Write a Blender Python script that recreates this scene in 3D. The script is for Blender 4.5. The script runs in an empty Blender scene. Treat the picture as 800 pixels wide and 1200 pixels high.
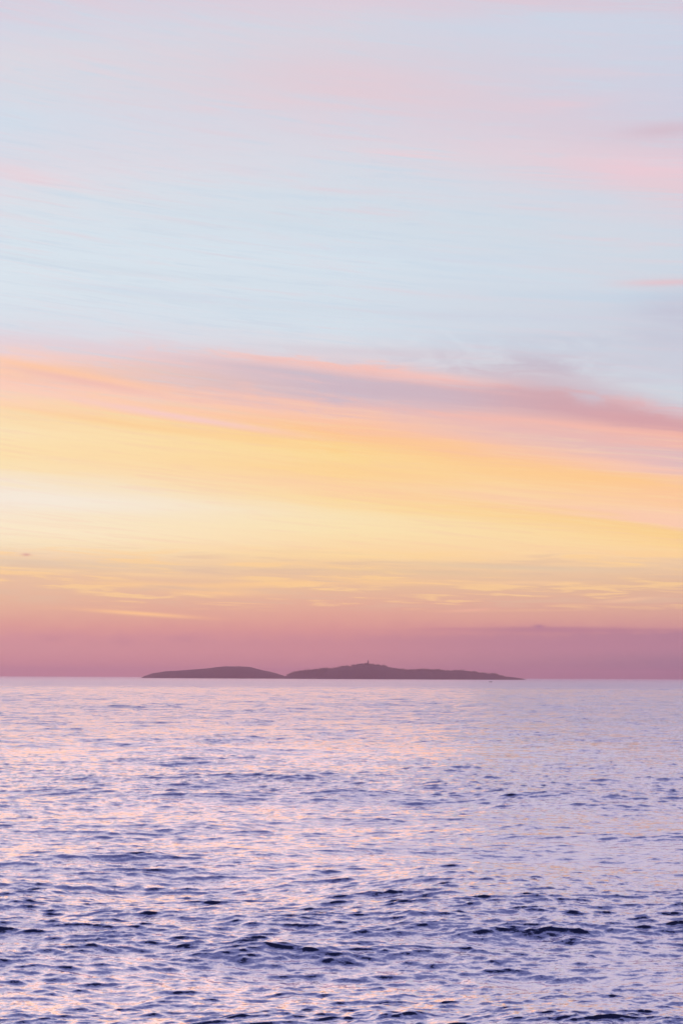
import bpy, bmesh, math, random
import numpy as np

random.seed(7)
sc = bpy.context.scene
COL = sc.collection

# ------------------------------------------------------------------ camera
CAM_H = 13.0
F = 1667.0                       # focal length in photo pixels (50 mm on a 36 mm tall frame)
PITCH = math.atan((793.3 - 600.0) / F)
ROLL = math.radians(0.26)        # horizon falls very slightly to the right
cam_d = bpy.data.cameras.new("camera")
cam = bpy.data.objects.new("camera", cam_d)
COL.objects.link(cam)
cam_d.sensor_fit = 'VERTICAL'
cam_d.sensor_height = 36.0
cam_d.sensor_width = 24.0
cam_d.lens = 50.0
cam_d.clip_start = 0.5
cam_d.clip_end = 90000.0
cam.location = (0, 0, CAM_H)
from mathutils import Matrix, Vector, Euler
cam.rotation_euler = (Matrix.Rotation(math.radians(90) + PITCH, 4, 'X') @ Matrix.Rotation(ROLL, 4, 'Z')).to_euler()
sc.camera = cam
RM = np.array(cam.rotation_euler.to_matrix())

def px_dir(x, y):
    v = RM @ np.array([(x - 400.0) / F, (600.0 - y) / F, -1.0])
    return v / np.linalg.norm(v)

def px_ae(x, y):
    """azimuth and elevation (degrees) of the direction seen at a photo pixel"""
    v = px_dir(x, y)
    return math.degrees(math.atan2(v[0], v[1])), math.degrees(math.asin(v[2]))

sc.view_settings.view_transform = 'Standard'
sc.view_settings.look = 'None'
sc.view_settings.exposure = 0.0
sc.view_settings.gamma = 1.0
sc.view_settings.use_curve_mapping = False
sc.cycles.max_bounces = 6
sc.cycles.volume_bounces = 1
sc.cycles.caustics_reflective = False
sc.cycles.caustics_refractive = False

def lin(c):
    return tuple(((v / 255.0) / 12.92 if v <= 10.3 else (((v / 255.0) + 0.055) / 1.055) ** 2.4) for v in c)

# ------------------------------------------------------------------ node maths helper
class NT:
    def __init__(s, tree): s.t = tree; s.n = tree.nodes; s.l = tree.links
    def new(s, kind, **kw):
        n = s.n.new(kind)
        for k, v in kw.items(): setattr(n, k, v)
        return n
    def put(s, sock, v):
        if isinstance(v, V): s.l.new(v.s, sock)
        elif hasattr(v, 'is_output'): s.l.new(v, sock)
        else: sock.default_value = v
    def math(s, op, a, b=None, c=None, clamp=False):
        n = s.new('ShaderNodeMath', operation=op, use_clamp=clamp)
        s.put(n.inputs[0], a)
        if b is not None: s.put(n.inputs[1], b)
        if c is not None: s.put(n.inputs[2], c)
        return V(s, n.outputs[0])
    def mix(s, f, a, b, blend='MIX'):
        n = s.new('ShaderNodeMix', data_type='RGBA', blend_type=blend)
        s.put(n.inputs[0], f)
        for sock, v in ((n.inputs[6], a), (n.inputs[7], b)):
            if isinstance(v, tuple): sock.default_value = (*v[:3], 1)
            else: s.put(sock, v)
        return n.outputs[2]
    def combine(s, x, y, z):
        n = s.new('ShaderNodeCombineXYZ')
        for i, v in enumerate((x, y, z)): s.put(n.inputs[i], v)
        return n.outputs[0]
    def noise(s, vec, scale, detail=3, rough=0.5, dist=0.0, colour=False):
        n = s.new('ShaderNodeTexNoise')
        s.l.new(vec, n.inputs['Vector'])
        n.inputs['Scale'].default_value = scale; n.inputs['Detail'].default_value = detail
        n.inputs['Roughness'].default_value = rough; n.inputs['Distortion'].default_value = dist
        return n.outputs['Color'] if colour else V(s, n.outputs['Fac'])
    def ramp(s, f, stops):
        n = s.new('ShaderNodeValToRGB'); r = n.color_ramp
        while len(r.elements) > 1: r.elements.remove(r.elements[-1])
        r.elements[0].position = stops[0][0]; r.elements[0].color = (*stops[0][1], 1)
        for p, c in stops[1:]:
            e = r.elements.new(p); e.color = (*c, 1)
        s.put(n.inputs[0], f)
        return n.outputs[0]
    def step(s, x, lo, hi):
        n = s.new('ShaderNodeMapRange', interpolation_type='SMOOTHSTEP')
        s.put(n.inputs[0], x); s.put(n.inputs[1], lo); s.put(n.inputs[2], hi)
        return V(s, n.outputs[0])

class V:
    def __init__(s, nt, sock): s.nt = nt; s.s = sock
    def __add__(s, o): return s.nt.math('ADD', s, o)
    __radd__ = __add__
    def __sub__(s, o): return s.nt.math('SUBTRACT', s, o)
    def __rsub__(s, o): return s.nt.math('SUBTRACT', o, s)
    def __mul__(s, o): return s.nt.math('MULTIPLY', s, o)
    __rmul__ = __mul__
    def __truediv__(s, o): return s.nt.math('DIVIDE', s, o)
    def clamp(s): return s.nt.math('ADD', s, 0.0, clamp=True)

# ------------------------------------------------------------------ sky (world)
world = bpy.data.worlds.new("World")
sc.world = world
world.use_nodes = True
wt = NT(world.node_tree)
wt.n.clear()
tc = wt.new('ShaderNodeTexCoord')
sep = wt.new('ShaderNodeSeparateXYZ')
wt.l.new(tc.outputs['Generated'], sep.inputs[0])
dx, dy, dz = (V(wt, sep.outputs[i]) for i in range(3))
az = wt.math('ARCTAN2', dx, dy) * (180 / math.pi)
el = wt.math('ARCSINE', dz) * (180 / math.pi)
azc = wt.math('MINIMUM', wt.math('MAXIMUM', az, -18.0), 18.0)

# cloud layers sink to the right: each layer border is a curve in azimuth through three sightings
# rows: photo heights of the same border near the left, middle and right of the frame
XL, XC, XR = 30, 400, 770
LM = [(799, 796, 796), (742, 741, 738), (655, 664, 658), (545, 568, 622),
      (470, 502, 555), (402, 425, 468), (190, 180, 215), (0, 0, 0)]
def border(ys):
    pts = [px_ae(x, y) for x, y in zip((XL, XC, XR), ys)]
    c = np.polyfit([p[0] for p in pts], [p[1] for p in pts], 2)
    return azc * (azc * float(c[0]) + float(c[1])) + float(c[2])
bl = [border(r) for r in LM]

# streaky cirrus grain, stretched along the layers
grain_v = wt.combine(dx * 3.2, (el + az * 0.11) * 0.62, dy * 3.2)
g1 = wt.noise(grain_v, 1.0, 4, 0.55, 0.3)
grain_f = wt.combine(dx * 9.0, (el + az * 0.10) * 3.4 , dy * 9.0)
g2 = wt.noise(grain_f, 1.0, 4, 0.6, 0.35)
grain_t = wt.combine(dx * 14.0, (el + az * 0.10) * 7.0, dy * 14.0)
g5 = wt.noise(grain_t, 1.0, 5, 0.55, 1.2)
grain_w = wt.combine(dx * 26.0, (el + az * 0.12) * 1.5, dy * 26.0)
g6 = wt.noise(grain_w, 1.0, 5, 0.6, 0.8)
grain_h = wt.combine(dx * 12.0, (el + az * 0.03) * 3.8, dy * 12.0)
g3 = wt.noise(grain_h, 1.0, 5, 0.62, 0.5)
grain_p = wt.combine(dx * 60.0, el * 2.2, dy * 60.0)
g4 = wt.noise(grain_p, 1.0, 4, 0.6)

wob_w = wt.step(el, 3.5, 8.0)                      # lower layers lie flat, upper ones feather out
elw = el + (g1 - 0.5) * 1.1 * wob_w + (g2 - 0.5) * (wob_w * 1.1 + 0.10) + (g5 - 0.5) * (wob_w * 0.2) + (g6 - 0.5) * (wt.step(el, 8.0, 11.0) * (1.0 - wt.step(el, 14.5, 17.0)) * 0.75) + (g4 - 0.5) * 0.42 * (1.0 - wt.step(el, 2.0, 3.0))
q = None
for i in range(len(bl) - 1):
    seg = ((elw - bl[i]) / (bl[i + 1] - bl[i])).clamp()
    q = seg if q is None else q + seg
high = wt.step(el, 25.0, 90.0)

def q_of(col, y):
    ys = [r[col] for r in LM]
    for i in range(len(ys) - 1):
        if y >= ys[i + 1]:
            return i + (ys[i] - y) / (ys[i] - ys[i + 1])
    return len(ys) - 1
LEFT = [(796,(198,138,150)),(780,(202,142,152)),(760,(202,146,155)),(746,(207,148,155)),(734,(218,158,151)),(720,(224,171,153)),
        (705,(229,182,156)),(690,(231,189,161)),(672,(236,196,164)),(662,(232,203,173)),(650,(243,214,182)),(640,(248,229,195)),
        (620,(251,236,207)),(600,(249,233,208)),(583,(246,236,221)),(568,(247,232,210)),(548,(251,228,184)),(530,(253,225,174)),
        (505,(252,228,184)),(486,(251,221,174)),(468,(253,212,182)),(452,(251,206,188)),(443,(250,202,180)),(433,(252,205,177)),
        (423,(249,208,195)),(412,(238,210,209)),(400,(228,214,221)),(386,(220,221,231))]
CENT = [(790,(188,131,148)),(775,(193,137,150)),(752,(198,140,150)),(738,(212,150,149)),(725,(221,162,150)),(708,(227,174,153)),
        (690,(231,188,157)),(672,(236,198,160)),(662,(243,205,158)),(645,(252,218,168)),(622,(251,229,180)),(605,(250,228,182)),
        (585,(252,219,160)),(570,(253,211,164)),(555,(252,214,160)),(538,(252,217,150)),(522,(253,210,142)),(508,(253,199,145)),
        (496,(252,196,162)),(484,(250,199,172)),(475,(236,191,184)),(464,(206,186,199)),(448,(209,189,200)),(438,(240,191,184)),
        (430,(246,197,188)),(421,(219,213,222)),(410,(218,224,233)),(398,(223,215,223)),(380,(214,225,235))]
RIGHT = [(796,(118,104,135)),(780,(140,114,143)),(758,(168,127,151)),(744,(174,129,150)),(736,(205,150,151)),(720,(216,166,152)),
         (700,(223,178,155)),(680,(229,190,157)),(663,(238,203,166)),(650,(251,211,163)),(636,(253,213,148)),(622,(250,209,142)),
         (611,(252,205,178)),(600,(252,208,176)),(585,(253,205,162)),(568,(253,201,155)),(555,(246,199,182)),(545,(231,190,190)),
         (533,(221,186,191)),(520,(239,186,177)),(508,(241,182,168)),(499,(212,160,167)),(490,(216,166,172)),(478,(221,190,198)),
         (468,(206,206,218)),(452,(207,215,226)),(425,(203,211,224)),(395,(203,208,223))]
UL = [(376,(218,224,234)),(358,(217,227,237)),(330,(219,230,239)),(280,(216,228,238)),(230,(219,225,234)),(205,(223,220,230)),(190,(219,219,230)),
      (140,(211,221,234)),(100,(215,218,229)),(60,(219,216,226)),(30,(213,214,228)),(0,(217,208,222))]
UC = [(350,(212,224,235)),(300,(213,226,237)),(255,(210,222,233)),(220,(212,221,232)),(180,(216,217,228)),(140,(218,211,223)),
      (112,(223,207,217)),(80,(219,208,219)),(35,(214,212,224)),(0,(221,206,219))]
UR = [(370,(204,209,223)),(345,(205,216,229)),(325,(208,215,227)),(290,(208,217,229)),(240,(215,212,224)),(215,(226,205,215)),
      (195,(230,205,215)),(165,(217,203,217)),(130,(208,206,223)),(80,(206,209,226)),(30,(205,210,227)),(0,(217,198,213))]
NQ = len(LM) - 1
def column(ci, low, up):
    # the lower colours in one ramp (q 0..5.3), the upper in another (q 5..7)
    lo = wt.ramp(q * (1 / 5.6), [(min(1, max(0, q_of(ci, y) / 5.6)), lin(c)) for y, c in low])
    hi = wt.ramp((q - 5.0) * 0.5, [(min(1, max(0, (q_of(ci, y) - 5) * 0.5)), lin(c)) for y, c in up])
    return wt.mix(wt.step(q, 5.04, 5.16), lo, hi)
cl, cc, cr = column(0, LEFT, UL), column(1, CENT, UC), column(2, RIGHT, UR)
aL, aC, aR = px_ae(0, 600)[0], px_ae(XC, 600)[0], px_ae(800, 600)[0]
fl = ((az - aL) / (aC - aL)).clamp()
fr = ((az - aC) / (aR - aC)).clamp()
sky = wt.mix(fr, wt.mix(fl, cl, cc), cr)

# soft grain of the high cloud: pinker and bluer threads
up_w = wt.step(el, 9.0, 14.0)
sky = wt.mix(wt.step(g5, 0.50, 0.72) * wt.step(g1, 0.3, 0.6) * up_w * 0.30, sky, lin((230, 210, 220)))
sky = wt.mix(wt.step(g5, 0.50, 0.30) * wt.step(g6, 0.35, 0.6) * up_w * 0.55, sky, lin((202, 215, 230)))
sky = wt.mix(wt.step(g2, 0.52, 0.75) * up_w * 0.35, sky, lin((228, 205, 215)))
sky = wt.mix(wt.step(g2, 0.48, 0.25) * up_w * 0.45, sky, lin((200, 217, 233)))
# creases in the sunset layers
mid_w = wt.step(el, 4.2, 5.4) * (1.0 - wt.step(el, 9.0, 12.0))
sky = wt.mix(wt.step(g5, 0.52, 0.34) * mid_w * 0.20, sky, lin((246, 198, 176)))
sky = wt.mix(wt.step(g5, 0.48, 0.68) * mid_w * 0.20, sky, lin((253, 228, 180)))
# low wisps of lit yellow and grey cloud over the bank
low_w = wt.step(el, 2.5, 3.1) * (1.0 - wt.step(el, 4.6, 5.4))
sky = wt.mix(wt.step(g3, 0.51, 0.62) * low_w * 0.65, sky, lin((254, 212, 150)))
sky = wt.mix(wt.step(g3, 0.48, 0.37) * low_w * 0.45, sky, lin((224, 190, 165)))

def streak(x, y, hl, ht, slope, colour, k, tex=None, lo=0.30, hi=0.60, sharp=False):
    """a single soft cloud streak: photo sighting, half length, half thickness, fall to the right"""
    global sky
    a0, e0 = px_ae(x, y)
    dpx = math.degrees(1 / F)
    c = 1 / math.sqrt(1 + slope * slope); s = slope * c
    da = az - a0
    de = el - e0
    u = (da * c - de * s) / (hl * dpx)
    v = (da * s + de * c) / (ht * dpx)
    if tex is not None:
        v = v + (tex - 0.5) * 1.6
    m = wt.math('EXPONENT', (u * u + v * v) * -1.0)
    if sharp:
        m = wt.step(m, 0.2, 0.6)
    if tex is not None:
        m = m * wt.step(tex, lo, hi)
    sky = wt.mix(m * k, sky, lin(colour))

streak(270, 127, 45, 4, .00, (241, 201, 208), .7, g2)
streak(25, 203, 60, 9, .16, (238, 210, 217), .45, g2, .2, .5)
streak(480, 180, 70, 5, .05, (234, 208, 216), .7, g2)
streak(650, 122, 60, 6, .00, (228, 203, 214), .6, g2)
streak(430, 100, 150, 22, .10, (226, 204, 214), .6)
streak(745, 198, 85, 14, .03, (238, 202, 213), .55, g5, .15, .5)
streak(780, 152, 50, 8, .00, (212, 190, 204), .8)
streak(782, 331, 55, 4, .03, (228, 198, 206), .9)
streak(780, 349, 150, 6, .06, (188, 213, 232), .5)
streak(790, 375, 50, 30, .00, (194, 194, 213), .8, g1, .2, .5)
streak(640, 30, 160, 14, .02, (204, 213, 230), .6)
streak(180, 320, 180, 5, .05, (206, 219, 231), .5, g2)
streak(300, 358, 200, 6, .05, (208, 219, 230), .5, g2)
streak(350, 265, 140, 8, .10, (204, 219, 232), .5, g2)
streak(600, 372, 180, 6, .05, (204, 210, 226), .6, g5, .3, .6)
streak(680, 398, 150, 9, .04, (198, 203, 219), .65, g6, .3, .6)
streak(500, 300, 160, 6, .07, (203, 215, 232), .5, g5, .3, .6)
streak(200, 345, 170, 5, .05, (205, 217, 232), .5, g5, .3, .6)
streak(600, 425, 140, 16, .06, (196, 189, 205), .9, g6, .3, .62)
streak(110, 408, 170, 8, .06, (226, 208, 216), .7, g5, .2, .55)
streak(430, 412, 140, 6, .05, (214, 202, 212), .6, g2, .2, .5)
streak(330, 434, 120, 7, .09, (202, 188, 202), .7)
streak(480, 460, 150, 11, .08, (204, 182, 195), .75)
streak(650, 466, 85, 24, .20, (207, 168, 177), .88)
streak(700, 462, 90, 10, .24, (203, 194, 208), .75, g6, .3, .6)
streak(520, 432, 120, 7, .08, (212, 192, 202), .6, g6, .35, .6)
streak(745, 492, 90, 9, .16, (213, 163, 170), .9)
streak(490, 439, 95, 5, .10, (247, 194, 184), .65, g6, .15, .5)
streak(660, 498, 170, 6, .11, (248, 188, 172), .7, g2, .15, .5)
streak(80, 437, 110, 5, .14, (254, 201, 164), .8)
streak(100, 447, 90, 4, .14, (240, 190, 182), .7)
streak(215, 489, 130, 4, .13, (247, 205, 204), .8)
streak(150, 497, 150, 4, .11, (253, 207, 148), .5)
streak(500, 520, 140, 7, .09, (253, 203, 150), .5)
streak(440, 555, 160, 10, .06, (254, 211, 140), .5)
streak(700, 560, 150, 8, .08, (254, 205, 140), .6)
streak(50, 586, 180, 12, .02, (247, 238, 224), .6)
streak(400, 650, 170, 6, .01, (254, 222, 160), .4)
streak(270, 694, 60, 4, .00, (254, 207, 148), .8, g3, .25, .55)
streak(320, 684, 120, 4, -.04, (252, 207, 148), .8, g3, .25, .5)
streak(160, 685, 60, 3, .02, (253, 208, 148), .7, g3, .2, .5)
streak(165, 719, 62, 2.4, .06, (251, 199, 146), .95)
streak(120, 671, 130, 3, .03, (252, 214, 160), .6, g3, .2, .5)
streak(70, 660, 130, 4, .02, (228, 201, 174), .7)
streak(600, 665, 120, 3.5, .04, (226, 200, 170), .75)
streak(500, 671, 110, 4, .03, (228, 198, 160), .5)
streak(620, 683, 60, 2.4, .00, (250, 208, 160), .6, g3, .2, .5)
streak(735, 703, 30, 2.2, -.08, (243, 196, 160), .7)
streak(470, 683, 70, 3, .01, (250, 205, 150), .6, g3, .2, .5)
streak(552, 715, 25, 1.6, -.05, (240, 184, 160), .6)
streak(31, 650, 5, 1.7, .0, (222, 172, 158), .9)
streak(690, 739, 150, 3, .00, (178, 126, 148), .7)
streak(700, 756, 190, 13, .0, (178, 128, 152), .55)
streak(530, 737, 30, 1.4, .00, (200, 138, 150), .7)
streak(640, 737, 70, 2.6, .0, (180, 128, 150), .7)
streak(631, 734.3, 6, 2.3, .0, (176, 126, 149), .95)
streak(62, 749, 12, 4, .0, (196, 140, 152), .6)
streak(146, 752, 12, 5, .0, (194, 138, 152), .6)
streak(215, 749, 18, 4, .0, (194, 138, 152), .6)

# above the frame the sky deepens towards a violet blue
zen = wt.ramp(high, [(0.0, lin((214, 206, 222))), (0.10, lin((181, 183, 213))), (0.30, lin((118, 125, 173))), (1.0, lin((62, 70, 122)))])
sky = wt.mix(wt.step(el, 25.5, 29.0), sky, zen)
# the side of the sky away from the sunset is dusky
back = wt.step(wt.math('ABSOLUTE', az), 35.0, 110.0)
east = wt.ramp(wt.math('MULTIPLY', el, 1 / 90.0, clamp=True), [(0.0, lin((150, 128, 165))), (0.12, lin((190, 165, 195))), (0.35, lin((150, 160, 200))), (1.0, lin((92, 106, 160)))])
sky = wt.mix(back, sky, east)
# the lowest air takes a little of the sky's light; the sky behind it is that much brighter
air = wt.math('MINIMUM', wt.math('DIVIDE', 0.0080, wt.math('MAXIMUM', dz, 0.012)), 0.45)
gain = wt.new('ShaderNodeMix', data_type='RGBA', blend_type='MULTIPLY')
gain.inputs[0].default_value = 1.0
wt.l.new(sky, gain.inputs[6]); wt.l.new(wt.combine(air * 0.43 + 1.0, air * 0.30 + 1.0, air * 0.08 + 1.0), gain.inputs[7])
sky = gain.outputs[2]
bg = wt.new('ShaderNodeBackground')
wt.l.new(sky, bg.inputs['Color'])
bg.inputs['Strength'].default_value = 1.0
wo = wt.new('ShaderNodeOutputWorld')
wt.l.new(bg.outputs[0], wo.inputs['Surface'])
world.cycles.sampling_method = 'MANUAL'
world.cycles.sample_map_resolution = 512

# ------------------------------------------------------------------ sun: hidden behind the cloud layers, broad and weak
sun_d = bpy.data.lights.new("sun", 'SUN')
sun_d.energy = 0.085
sun_d.angle = math.radians(25)
sun_d.color = (1.0, 0.48, 0.28)
sun = bpy.data.objects.new("sun", sun_d)
COL.objects.link(sun)
SUN_EL, SUN_AZ = math.radians(8), math.radians(-7)
sd = Vector((math.sin(SUN_AZ) * math.cos(SUN_EL), math.cos(SUN_AZ) * math.cos(SUN_EL), math.sin(SUN_EL)))
sun.rotation_euler = sd.to_track_quat('Z', 'Y').to_euler()
sun.location = sd * 300

# ------------------------------------------------------------------ object helpers
def mat(name):
    m = bpy.data.materials.new(name); m.use_nodes = True
    m.node_tree.nodes.clear()
    t = NT(m.node_tree)
    out = t.new('ShaderNodeOutputMaterial')
    return m, t, out

def simple(name, colour, rough=0.7, var=0.25, scale=0.5, metal=0.0):
    m, t, out = mat(name)
    g = t.new('ShaderNodeNewGeometry')
    n = t.noise(g.outputs['Position'], scale, 4, 0.6)
    p = t.new('ShaderNodeBsdfPrincipled')
    dark = tuple(c * (1 - var) for c in colour); light = tuple(min(1, c * (1 + var)) for c in colour)
    t.put(p.inputs['Base Color'], t.mix(n, dark, light))
    p.inputs['Roughness'].default_value = rough
    p.inputs['Metallic'].default_value = metal
    t.l.new(p.outputs[0], out.inputs['Surface'])
    return m

def link_mesh(name, me, m, parent=None, loc=None):
    o = bpy.data.objects.new(name, me)
    COL.objects.link(o)
    if m: me.materials.append(m)
    if parent: o.parent = parent
    if loc: o.location = loc
    return o

def bm_obj(name, bm, m, parent=None, loc=None, smooth=False):
    me = bpy.data.meshes.new(name)
    bmesh.ops.recalc_face_normals(bm, faces=bm.faces)
    bm.to_mesh(me); bm.free()
    if smooth:
        for p in me.polygons: p.use_smooth = True
    return link_mesh(name, me, m, parent, loc)

def grid_mesh(name, P, loop_u=False):
    nr, nc = P.shape[:2]
    idx = np.arange(nr * nc, dtype=np.int32).reshape(nr, nc)
    if loop_u:
        idx = np.concatenate([idx, idx[:, :1]], axis=1)
    a, b, c, d = idx[:-1, :-1], idx[:-1, 1:], idx[1:, 1:], idx[1:, :-1]
    quads = np.stack([a, d, c, b], axis=-1).reshape(-1, 4)
    me = bpy.data.meshes.new(name)
    me.vertices.add(nr * nc)
    me.vertices.foreach_set('co', P.reshape(-1).astype(np.float32))
    nf = len(quads)
    me.loops.add(nf * 4)
    me.loops.foreach_set('vertex_index', quads.reshape(-1).astype(np.int32))
    me.polygons.add(nf)
    me.polygons.foreach_set('loop_start', np.arange(0, nf * 4, 4, dtype=np.int32))
    me.polygons.foreach_set('use_smooth', np.ones(nf, dtype=bool))
    me.update(calc_edges=True)
    return me

# ------------------------------------------------------------------ sea
rng = np.random.default_rng(21)
WIND = math.radians(-84)              # waves run towards the shore, slightly to the right

def wave_tile(L, N, lmin, lmax, slope_rms, spread, chop=1.0, head=WIND, flat=True, peak=None):
    k1 = np.fft.fftfreq(N, L / N) * 2 * np.pi
    kx, ky = np.meshgrid(k1, k1, indexing='ij')
    k = np.hypot(kx, ky); k[0, 0] = 1e-6
    lam = 2 * np.pi / k
    band = (lam >= lmin) & (lam < lmax)
    th = np.arctan2(ky, kx) - head
    D = np.clip(np.cos(th), 0, 1) ** spread + 0.03
    P = k ** -4.0 * D * band
    if peak: P = P * np.exp(-(np.log(lam / peak) ** 2) / (2 * 0.30 ** 2))
    A = np.sqrt(P) * (rng.normal(size=k.shape) + 1j * rng.normal(size=k.shape))
    A[0, 0] = 0
    h = np.fft.ifft2(A).real
    sx = np.fft.ifft2(1j * kx * A).real; sy = np.fft.ifft2(1j * ky * A).real
    g = slope_rms / math.sqrt((sx ** 2 + sy ** 2).mean())
    hx = np.fft.ifft2(1j * kx / k * A).real * g * chop
    hy = np.fft.ifft2(1j * ky / k * A).real * g * chop
    return dict(L=L, N=N, f=np.stack([hx, hy, h * g], axis=-1).astype(np.float32))

def sample(t, X, Y, rot):
    c, s = math.cos(rot), math.sin(rot)
    u = ((c * X + s * Y) / t['L'] % 1.0) * t['N']; v = ((-s * X + c * Y) / t['L'] % 1.0) * t['N']
    i = np.floor(u).astype(np.int32); j = np.floor(v).astype(np.int32)
    fu = (u - i)[..., None].astype(np.float32); fv = (v - j)[..., None].astype(np.float32)
    N = t['N']; i %= N; j %= N; i2 = (i + 1) % N; j2 = (j + 1) % N
    f = t['f']
    r = (f[i, j] * (1 - fu) + f[i2, j] * fu) * (1 - fv) + (f[i, j2] * (1 - fu) + f[i2, j2] * fu) * fv
    out = r.copy()
    out[..., 0] = c * r[..., 0] - s * r[..., 1]
    out[..., 1] = s * r[..., 0] + c * r[..., 1]
    return out

# rings of the sheet: fine where it is near, coarser far out; the whole circle is covered
r_ = [0.5]
while r_[-1] < 28: r_.append(r_[-1] + max(0.12, 0.012 * r_[-1]))
while r_[-1] < 900: r_.append(r_[-1] * 1.0014)
while r_[-1] < 3500: r_.append(r_[-1] * (1.0014 + 0.0026 * (r_[-1] - 900) / 2600))
while r_[-1] < 24000: r_.append(r_[-1] * 1.006)
R = np.array(r_)
a_dense = np.radians(np.arange(-18, 18.001, 0.052))
a_rest = np.radians(np.arange(20, 340, 2.0))
A_ = np.concatenate([a_dense, a_rest])
RR, AA = np.meshgrid(R, A_, indexing='ij')
X = RR * np.sin(AA); Y = RR * np.cos(AA)
dr = np.gradient(R)[:, None] * np.ones_like(AA)
da_ = np.where((AA > np.radians(18.5)), np.radians(2.0), np.radians(0.052))
cell = np.maximum(dr, RR * da_)
def fade(lmid):
    t = np.clip((lmid / cell - 1.2) / 1.8, 0, 1)
    return (t * t * (3 - 2 * t))[..., None].astype(np.float32)
# gusts: calmer and rougher patches of water
gust_t = wave_tile(700, 256, 18, 240, 1.0, 1.0, flat=True)
gust = sample(gust_t, X * 0.6, Y * 1.6, 0.3)[..., 2]
gust = gust / gust.std()
gust = np.clip(1.0 + 0.13 * gust, 0.6, 1.4)[..., None].astype(np.float32)
P = np.stack([X, Y, np.zeros_like(X)], axis=-1).astype(np.float32)
ta = wave_tile(61.0, 2048, 0.16, 1.3, 0.300, 9.0, chop=0.9, head=WIND - 0.20)
P += sample(ta, X * 0.70, Y, 0.20) * fade(0.9) * gust; del ta
tb = wave_tile(227.0, 1024, 1.3, 8.0, 0.125, 10.0, chop=1.2, head=WIND + 0.35)
P += sample(tb, X * 0.80, Y, -0.35) * fade(8.0) * (0.5 + 0.5 * gust); del tb
tcz = wave_tile(1013.0, 1024, 8.0, 90.0, 0.070, 12.0, chop=1.0, head=WIND, peak=26.0)
P += sample(tcz, X, Y, 0.0) * fade(45.0); del tcz
lost = (1 - fade(0.9)[..., 0]) * 0.5 + (1 - fade(8.0)[..., 0]) * 0.5
sea_me = grid_mesh('sea', P, loop_u=True)
at = sea_me.attributes.new('unresolved', 'FLOAT', 'POINT')
at.data.foreach_set('value', lost.reshape(-1).astype(np.float32))
del P, X, Y, RR, AA

m_sea, t, out = mat('sea_water')
geo = t.new('ShaderNodeNewGeometry')
sp = t.new('ShaderNodeSeparateXYZ'); t.l.new(geo.outputs['Position'], sp.inputs[0])
px_, py_ = V(t, sp.outputs[0]), V(t, sp.outputs[1])
un = t.new('ShaderNodeAttribute', attribute_name='unresolved')
unr = V(t, un.outputs['Fac'])
# ripples too fine for the mesh: random slopes, drawn out along the crests
def slopes(sx, sy, det, seed):
    vec = t.combine(px_ * sx, py_ * sy, seed)
    c = t.noise(vec, 1.0, det, 0.6, 0.4, colour=True)
    s_ = t.new('ShaderNodeSeparateXYZ'); t.l.new(c, s_.inputs[0])
    return V(t, s_.outputs[0]) - 0.5, V(t, s_.outputs[1]) - 0.5
n1x, n1y = slopes(7.0, 26.0, 3, 0.3)
n2x, n2y = slopes(0.9, 2.4, 3, 4.1)
n3x, n3y = slopes(0.07, 0.14, 4, 9.7)
sxx = n1x * 0.30 + n2x * (unr * 0.8) + n3x * (unr * 0.2)
syy = n1y * 0.60 + n2y * (unr * 2.4 + 0.55) + n3y * (unr * 1.5)
add = t.new('ShaderNodeVectorMath', operation='ADD')
t.l.new(geo.outputs['Normal'], add.inputs[0]); t.l.new(t.combine(sxx, syy, 0.0), add.inputs[1])
nrm = t.new('ShaderNodeVectorMath', operation='NORMALIZE'); t.l.new(add.outputs[0], nrm.inputs[0])
N_ = nrm.outputs[0]
fres = t.new('ShaderNodeFresnel'); fres.inputs['IOR'].default_value = 1.34
t.l.new(N_, fres.inputs['Normal'])
fac = t.step(V(t, fres.outputs[0]), -0.01, 1.07) * 0.98
gl = t.new('ShaderNodeBsdfGlossy', distribution='GGX')
gl.inputs['Color'].default_value = (0.93, 0.85, 0.945, 1)
t.put(gl.inputs['Roughness'], unr * 0.24 + 0.09)
t.l.new(N_, gl.inputs['Normal'])
df = t.new('ShaderNodeBsdfDiffuse'); df.inputs['Color'].default_value = (0.021, 0.028, 0.085, 1)
mx = t.new('ShaderNodeMixShader')
t.put(mx.inputs[0], fac); t.l.new(df.outputs[0], mx.inputs[1]); t.l.new(gl.outputs[0], mx.inputs[2])
t.l.new(mx.outputs[0], out.inputs['Surface'])
sea = link_mesh('water', sea_me, m_sea)
sea['kind'] = 'structure'

# ------------------------------------------------------------------ islands
m_land = simple('island_rock_and_heath', (0.038, 0.024, 0.030), 0.95, 0.6, 0.02)
m_scrub = simple('dark_scrub', (0.045, 0.055, 0.030), 0.95, 0.4, 0.05)

def ground_z(x, y):                    # photo point to height at distance D
    pass
def prof_xz(pts, D):
    """outline sightings to (world x, height) on the plane y = D"""
    o = []
    for x, y in pts:
        v = px_dir(x, y); s = D / v[1]
        o.append((v[0] * s, CAM_H + v[2] * s))
    return np.array(o)

def land_noise(x, y, seed, base, octs=5):
    r = np.random.default_rng(seed); z = np.zeros_like(x); a = 1.0; f = 2 * np.pi / base
    for o in range(octs):
        for _ in range(4):
            th = r.uniform(0, 2 * np.pi); ph = r.uniform(0, 2 * np.pi)
            z += a * np.sin(f * (np.cos(th) * x + np.sin(th) * y) + ph) / 4
        a *= 0.5; f *= 2.03
    return z

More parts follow.
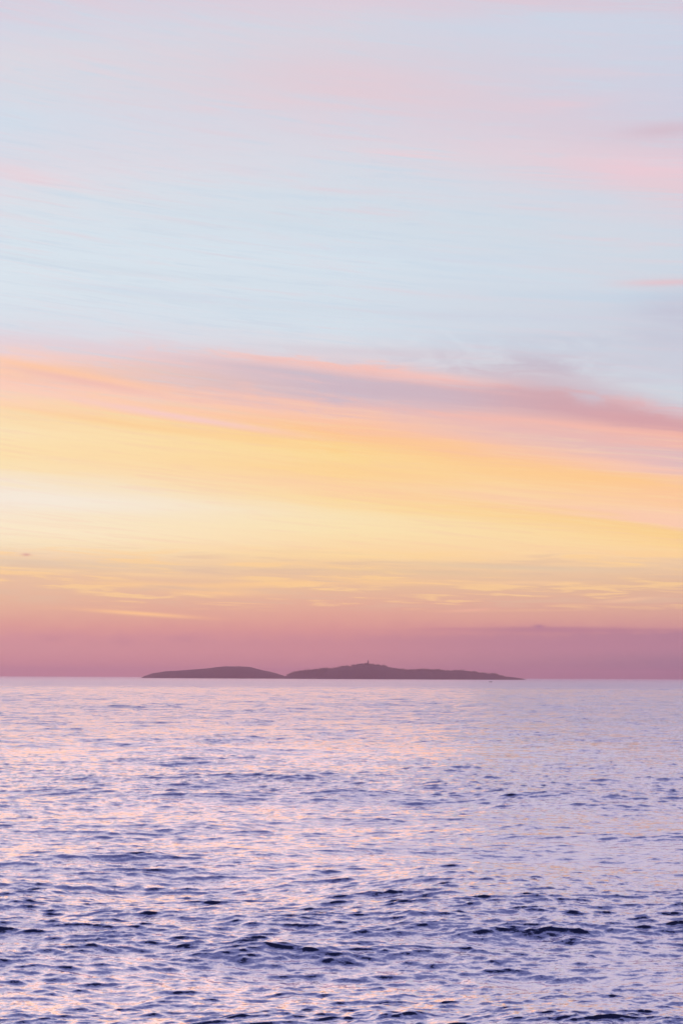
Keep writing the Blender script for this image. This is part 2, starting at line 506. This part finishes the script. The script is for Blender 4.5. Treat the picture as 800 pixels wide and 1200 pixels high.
def island(name, pts, D, half_depth, rough, seed):
    pr = prof_xz(pts, D)
    x0, x1 = pr[0, 0] - 10, pr[-1, 0] + 10
    xs = np.linspace(x0, x1, 320); ys = np.linspace(-half_depth, half_depth, 110)
    XX, YY = np.meshgrid(xs, ys, indexing='ij')
    H = np.interp(XX, pr[:, 0], pr[:, 1], left=-3, right=-3)
    # shore bends round: the land is narrower towards its ends
    t_ = (XX - x0) / (x1 - x0)
    w = half_depth * np.clip(np.sin(np.pi * np.clip(t_, 0.0, 1.0)) ** 0.6, 0.06, 1) * (1 + 0.12 * land_noise(XX, XX * 0, seed, 300))
    w = np.minimum(w, half_depth * 0.97)
    s = np.clip(np.abs(YY) / w, 0, 1)
    dome = (1 - s ** 2.2)
    Z = H * dome + land_noise(XX, YY, seed + 1, 160) * rough * dome * np.clip(H / 25, 0, 1) * np.clip(s * 3, 0.15, 1) - 3 * (1 - dome)
    Z = np.where(s >= 1, -3.0, Z)
    Pm = np.stack([XX, YY + D, Z], axis=-1)
    me = grid_mesh(name, Pm[::-1])
    o = link_mesh(name, me, m_land)
    o['kind'] = 'structure'
    return o, pr, (XX, YY + D, Z)

LEFT_I = [(164,796.5),(167,794),(171,791.8),(180,789),(190,787.5),(210,785.8),(230,784.5),(245,783),(255,781.8),(265,781),(280,780.8),
          (292,781.5),(300,783.5),(310,786),(320,788),(328,790.5),(333,792.2),(338,794),(343,796.5)]
RIGHT_I = [(327,796.5),(331,794),(335,792.0),(340,790.2),(345,789),(355,787),(365,785.6),(375,784.5),(385,784.2),(392,783.8),(400,782.4),
           (404,781.8),(410,781.8),(412,781),(416,780.2),(420,779.2),(425,778.8),(432,779),(440,779.6),(450,781.2),(456,782.2),(457,783.3),
           (463,784),(466,784.7),(470,785.6),(478,785.9),(490,785.6),(500,785.3),(510,785.8),(520,786),(527,786.6),(533,786.5),
           (540,786.4),(546,787.4),(555,788.3),(565,789.3),(572,789.6),(580,790.9),(588,792.4),(597,793.3),(605,794.3),(612,795.4),(617,797)]
D1, D2 = 9300.0, 9000.0
isl, _, _ = island('island', LEFT_I, D1, 450.0, 4.0, 3)
isl2, pr2, (gx, gy, gz) = island('island', RIGHT_I, D2, 420.0, 4.0, 8)

# low wind-bitten scrub that roughens the outline of the right island
def surf_z(x, y):
    i = np.clip(int(round((x - gx[0, 0]) / (gx[1, 0] - gx[0, 0]))), 0, gx.shape[0] - 1)
    j = np.clip(int(round((y - gy[0, 0]) / (gy[0, 1] - gy[0, 0]))), 0, gx.shape[1] - 1)
    return float(gz[i, j])
bm = bmesh.new()
xa, xb = prof_xz([(338, 790)], D2)[0][0], prof_xz([(590, 790)], D2)[0][0]
n_cl = 0
clusters = [(random.uniform(xa, xb), random.uniform(-150, 150)) for _ in range(60)]
while n_cl < 900:
    cx, cy = random.choice(clusters)
    x = random.gauss(cx, 26); y = D2 + random.gauss(cy, 45) if n_cl % 3 else D2 + random.gauss(0, 25)
    if not xa < x < xb: continue
    z = surf_z(x, y)
    if z < 4: continue
    n_cl += 1
    h = random.uniform(3.0, 6.5) * (1.0 if random.random() < .85 else 1.7)
    r = h * random.uniform(1.2, 2.2)
    for _ in range(5):
        ox, oy, oz = random.gauss(0, r * .5), random.gauss(0, r * .5), random.uniform(0, h * .7)
        for _k in range(7):
            c = Vector((x + ox + random.gauss(0, r * .3), y + oy + random.gauss(0, r * .3), z + oz + random.gauss(0, h * .25)))
            vs = [bm.verts.new(c + Vector((random.uniform(-1, 1), random.uniform(-1, 1), random.uniform(-.7, .7))) * h * .55) for _v in range(3)]
            bm.faces.new(vs)
scrub = bm_obj('scrub', bm, m_scrub)
scrub['kind'] = 'stuff'
scrub['label'] = 'dark scrub covering the long right island'
scrub['category'] = 'scrub'

# ------------------------------------------------------------------ lighthouse on the island's summit
m_wall = simple('lighthouse_masonry', (0.07, 0.05, 0.055), 0.85, 0.2, 0.6)
m_metal = simple('lighthouse_ironwork', (0.05, 0.045, 0.05), 0.5, 0.2, 0.8)
m_glass = simple('lantern_glass', (0.10, 0.10, 0.11), 0.15, 0.1, 1.0)
def lathe(bm, prof, n=20, z0=0.0):
    rings = []
    for r, z in prof:
        rings.append([bm.verts.new((r * math.cos(2 * math.pi * i / n), r * math.sin(2 * math.pi * i / n), z + z0)) for i in range(n)])
    for a, b in zip(rings, rings[1:]):
        for i in range(n):
            bm.faces.new((a[i], a[(i + 1) % n], b[(i + 1) % n], b[i]))
    bm.faces.new(rings[0][::-1]); bm.faces.new(rings[-1])
def box(bm, cx, cy, cz, sx, sy, sz, bev=0.0):
    r = bmesh.ops.create_cube(bm, size=1.0)
    for v in r['verts']:
        v.co = Vector((cx + v.co.x * sx, cy + v.co.y * sy, cz + v.co.z * sz))
lx = prof_xz([(431.2, 779)], D2)[0][0]
lz = surf_z(lx, D2) - 0.3
lh = bpy.data.objects.new('lighthouse', None); COL.objects.link(lh)
lh.location = (lx, D2, lz)
lh.scale = (2.1, 2.1, 1.65)
lh['label'] = 'slim lighthouse tower standing on the summit of the right island'
lh['category'] = 'lighthouse'
bm = bmesh.new(); lathe(bm, [(3.1, 0), (3.1, .8), (2.6, 1.0)]); bm_obj('plinth', bm, m_wall, lh)
bm = bmesh.new(); lathe(bm, [(2.2, 1.0), (2.0, 4), (1.7, 9), (1.55, 12.6), (2.0, 13.2)]); bm_obj('tower', bm, m_wall, lh, smooth=False)
bm = bmesh.new(); lathe(bm, [(2.5, 13.2), (2.5, 13.55)])
for i in range(12):
    a = 2 * math.pi * i / 12
    box(bm, 2.35 * math.cos(a), 2.35 * math.sin(a), 14.1, .08, .08, 1.1)
for i in range(24):
    a0, a1 = 2 * math.pi * i / 24, 2 * math.pi * (i + 1) / 24
    v = [bm.verts.new((rr * math.cos(a), rr * math.sin(a), zz)) for a in (a0, a1) for rr, zz in ((2.32, 14.6), (2.40, 14.6), (2.40, 14.7), (2.32, 14.7))]
    for k in range(4): bm.faces.new((v[k], v[(k + 1) % 4], v[4 + (k + 1) % 4], v[4 + k]))
bm_obj('gallery', bm, m_metal, lh)
bm = bmesh.new(); lathe(bm, [(1.3, 13.55), (1.3, 15.9)], 10); ln = bm_obj('lantern_room', bm, m_glass, lh)
bm = bmesh.new()
for i in range(10):
    a = 2 * math.pi * i / 10
    box(bm, 1.34 * math.cos(a), 1.34 * math.sin(a), 14.7, .09, .09, 2.3)
bm_obj('glazing_bars', bm, m_metal, ln)
bm = bmesh.new(); lathe(bm, [(1.5, 15.9), (1.4, 16.3), (1.0, 16.9), (.3, 17.3), (.12, 17.5), (.12, 18.6)], 16); bm_obj('roof', bm, m_metal, lh)
bm = bmesh.new(); box(bm, 0, -2.15, 2.1, 1.0, .35, 2.2); bm_obj('door', bm, m_metal, lh)
for zz in (5.5, 8.5, 11.2):
    bm = bmesh.new(); box(bm, 0, -(2.0 - (zz - 4) * .045), zz, .55, .25, .9); bm_obj('window', bm, m_glass, lh)

# ------------------------------------------------------------------ small low boat off the right end of the island
v = px_dir(574.5, 799.4); s = -(CAM_H) / v[2]
bxp, byp = v[0] * s, v[1] * s
boat = bpy.data.objects.new('boat', None); COL.objects.link(boat)
boat.location = (bxp, byp, 0.12); boat.rotation_euler = (0, 0, math.radians(12))
boat.scale = (1.7, 1.7, 2.4)
boat['label'] = 'tiny dark low boat on the water in front of the right island'
boat['category'] = 'boat'
m_hull = simple('boat_hull', (0.03, 0.03, 0.045), 0.5, 0.2, 2.0)
m_in = simple('boat_wood', (0.07, 0.055, 0.05), 0.7, 0.2, 3.0)
BL = 5.6
bm = bmesh.new()
st = []
for i in range(15):
    u = i / 14; x = (u - .5) * BL
    w = .95 * (1 - max(0, (u - .35) / .65) ** 2.4) ** .75 * (0.85 + .15 * min(1, u / .3))
    w = max(w, .03)
    sheer = .55 + .28 * max(0, u - .3) ** 1.5; keel = -.28 + .25 * max(0, (u - .7) / .3) ** 2
    st.append((x, w, sheer, keel))
rings = []
for x, w, sh, ke in st:
    pr = [(-w, sh), (-w * .93, sh * .3), (-w * .6, ke * .6), (0, ke), (w * .6, ke * .6), (w * .93, sh * .3), (w, sh),
          (w * .9, sh), (w * .84, sh * .3), (w * .5, ke * .6 + .08), (0, ke + .08), (-w * .5, ke * .6 + .08), (-w * .84, sh * .3), (-w * .9, sh)]
    rings.append([bm.verts.new((x, y, z)) for y, z in pr])
for a, b in zip(rings, rings[1:]):
    for k in range(14): bm.faces.new((a[k], a[(k + 1) % 14], b[(k + 1) % 14], b[k]))
bm.faces.new(rings[0]); bm.faces.new(rings[-1][::-1])
bm_obj('hull', bm, m_hull, boat)
for x in (-1.3, .1, 1.2):
    bm = bmesh.new(); box(bm, x, 0, .32, .26, 1.45 if x < 1 else 1.2, .05); bm_obj('thwart', bm, m_in, boat)
bm = bmesh.new(); box(bm, -2.95, 0, .75, .34, .30, .42); box(bm, -2.97, 0, .2, .12, .12, .9); bm_obj('outboard_motor', bm, m_hull, boat)

# ------------------------------------------------------------------ haze over the sea
bm = bmesh.new()
box(bm, 0, 0, 64, 49000, 49000, 134)
hz = bmesh.new()
m_haze, t, out = mat('haze_air')
pv = t.new('ShaderNodeVolumePrincipled')
pv.inputs['Color'].default_value = (0.88, 0.53, 0.69, 1)
pv.inputs['Density'].default_value = 0.68e-4
pv.inputs['Anisotropy'].default_value = 0.68
t.l.new(pv.outputs[0], out.inputs['Volume'])
haze = bm_obj('haze', bm, m_haze)
hz.free()
haze['kind'] = 'stuff'
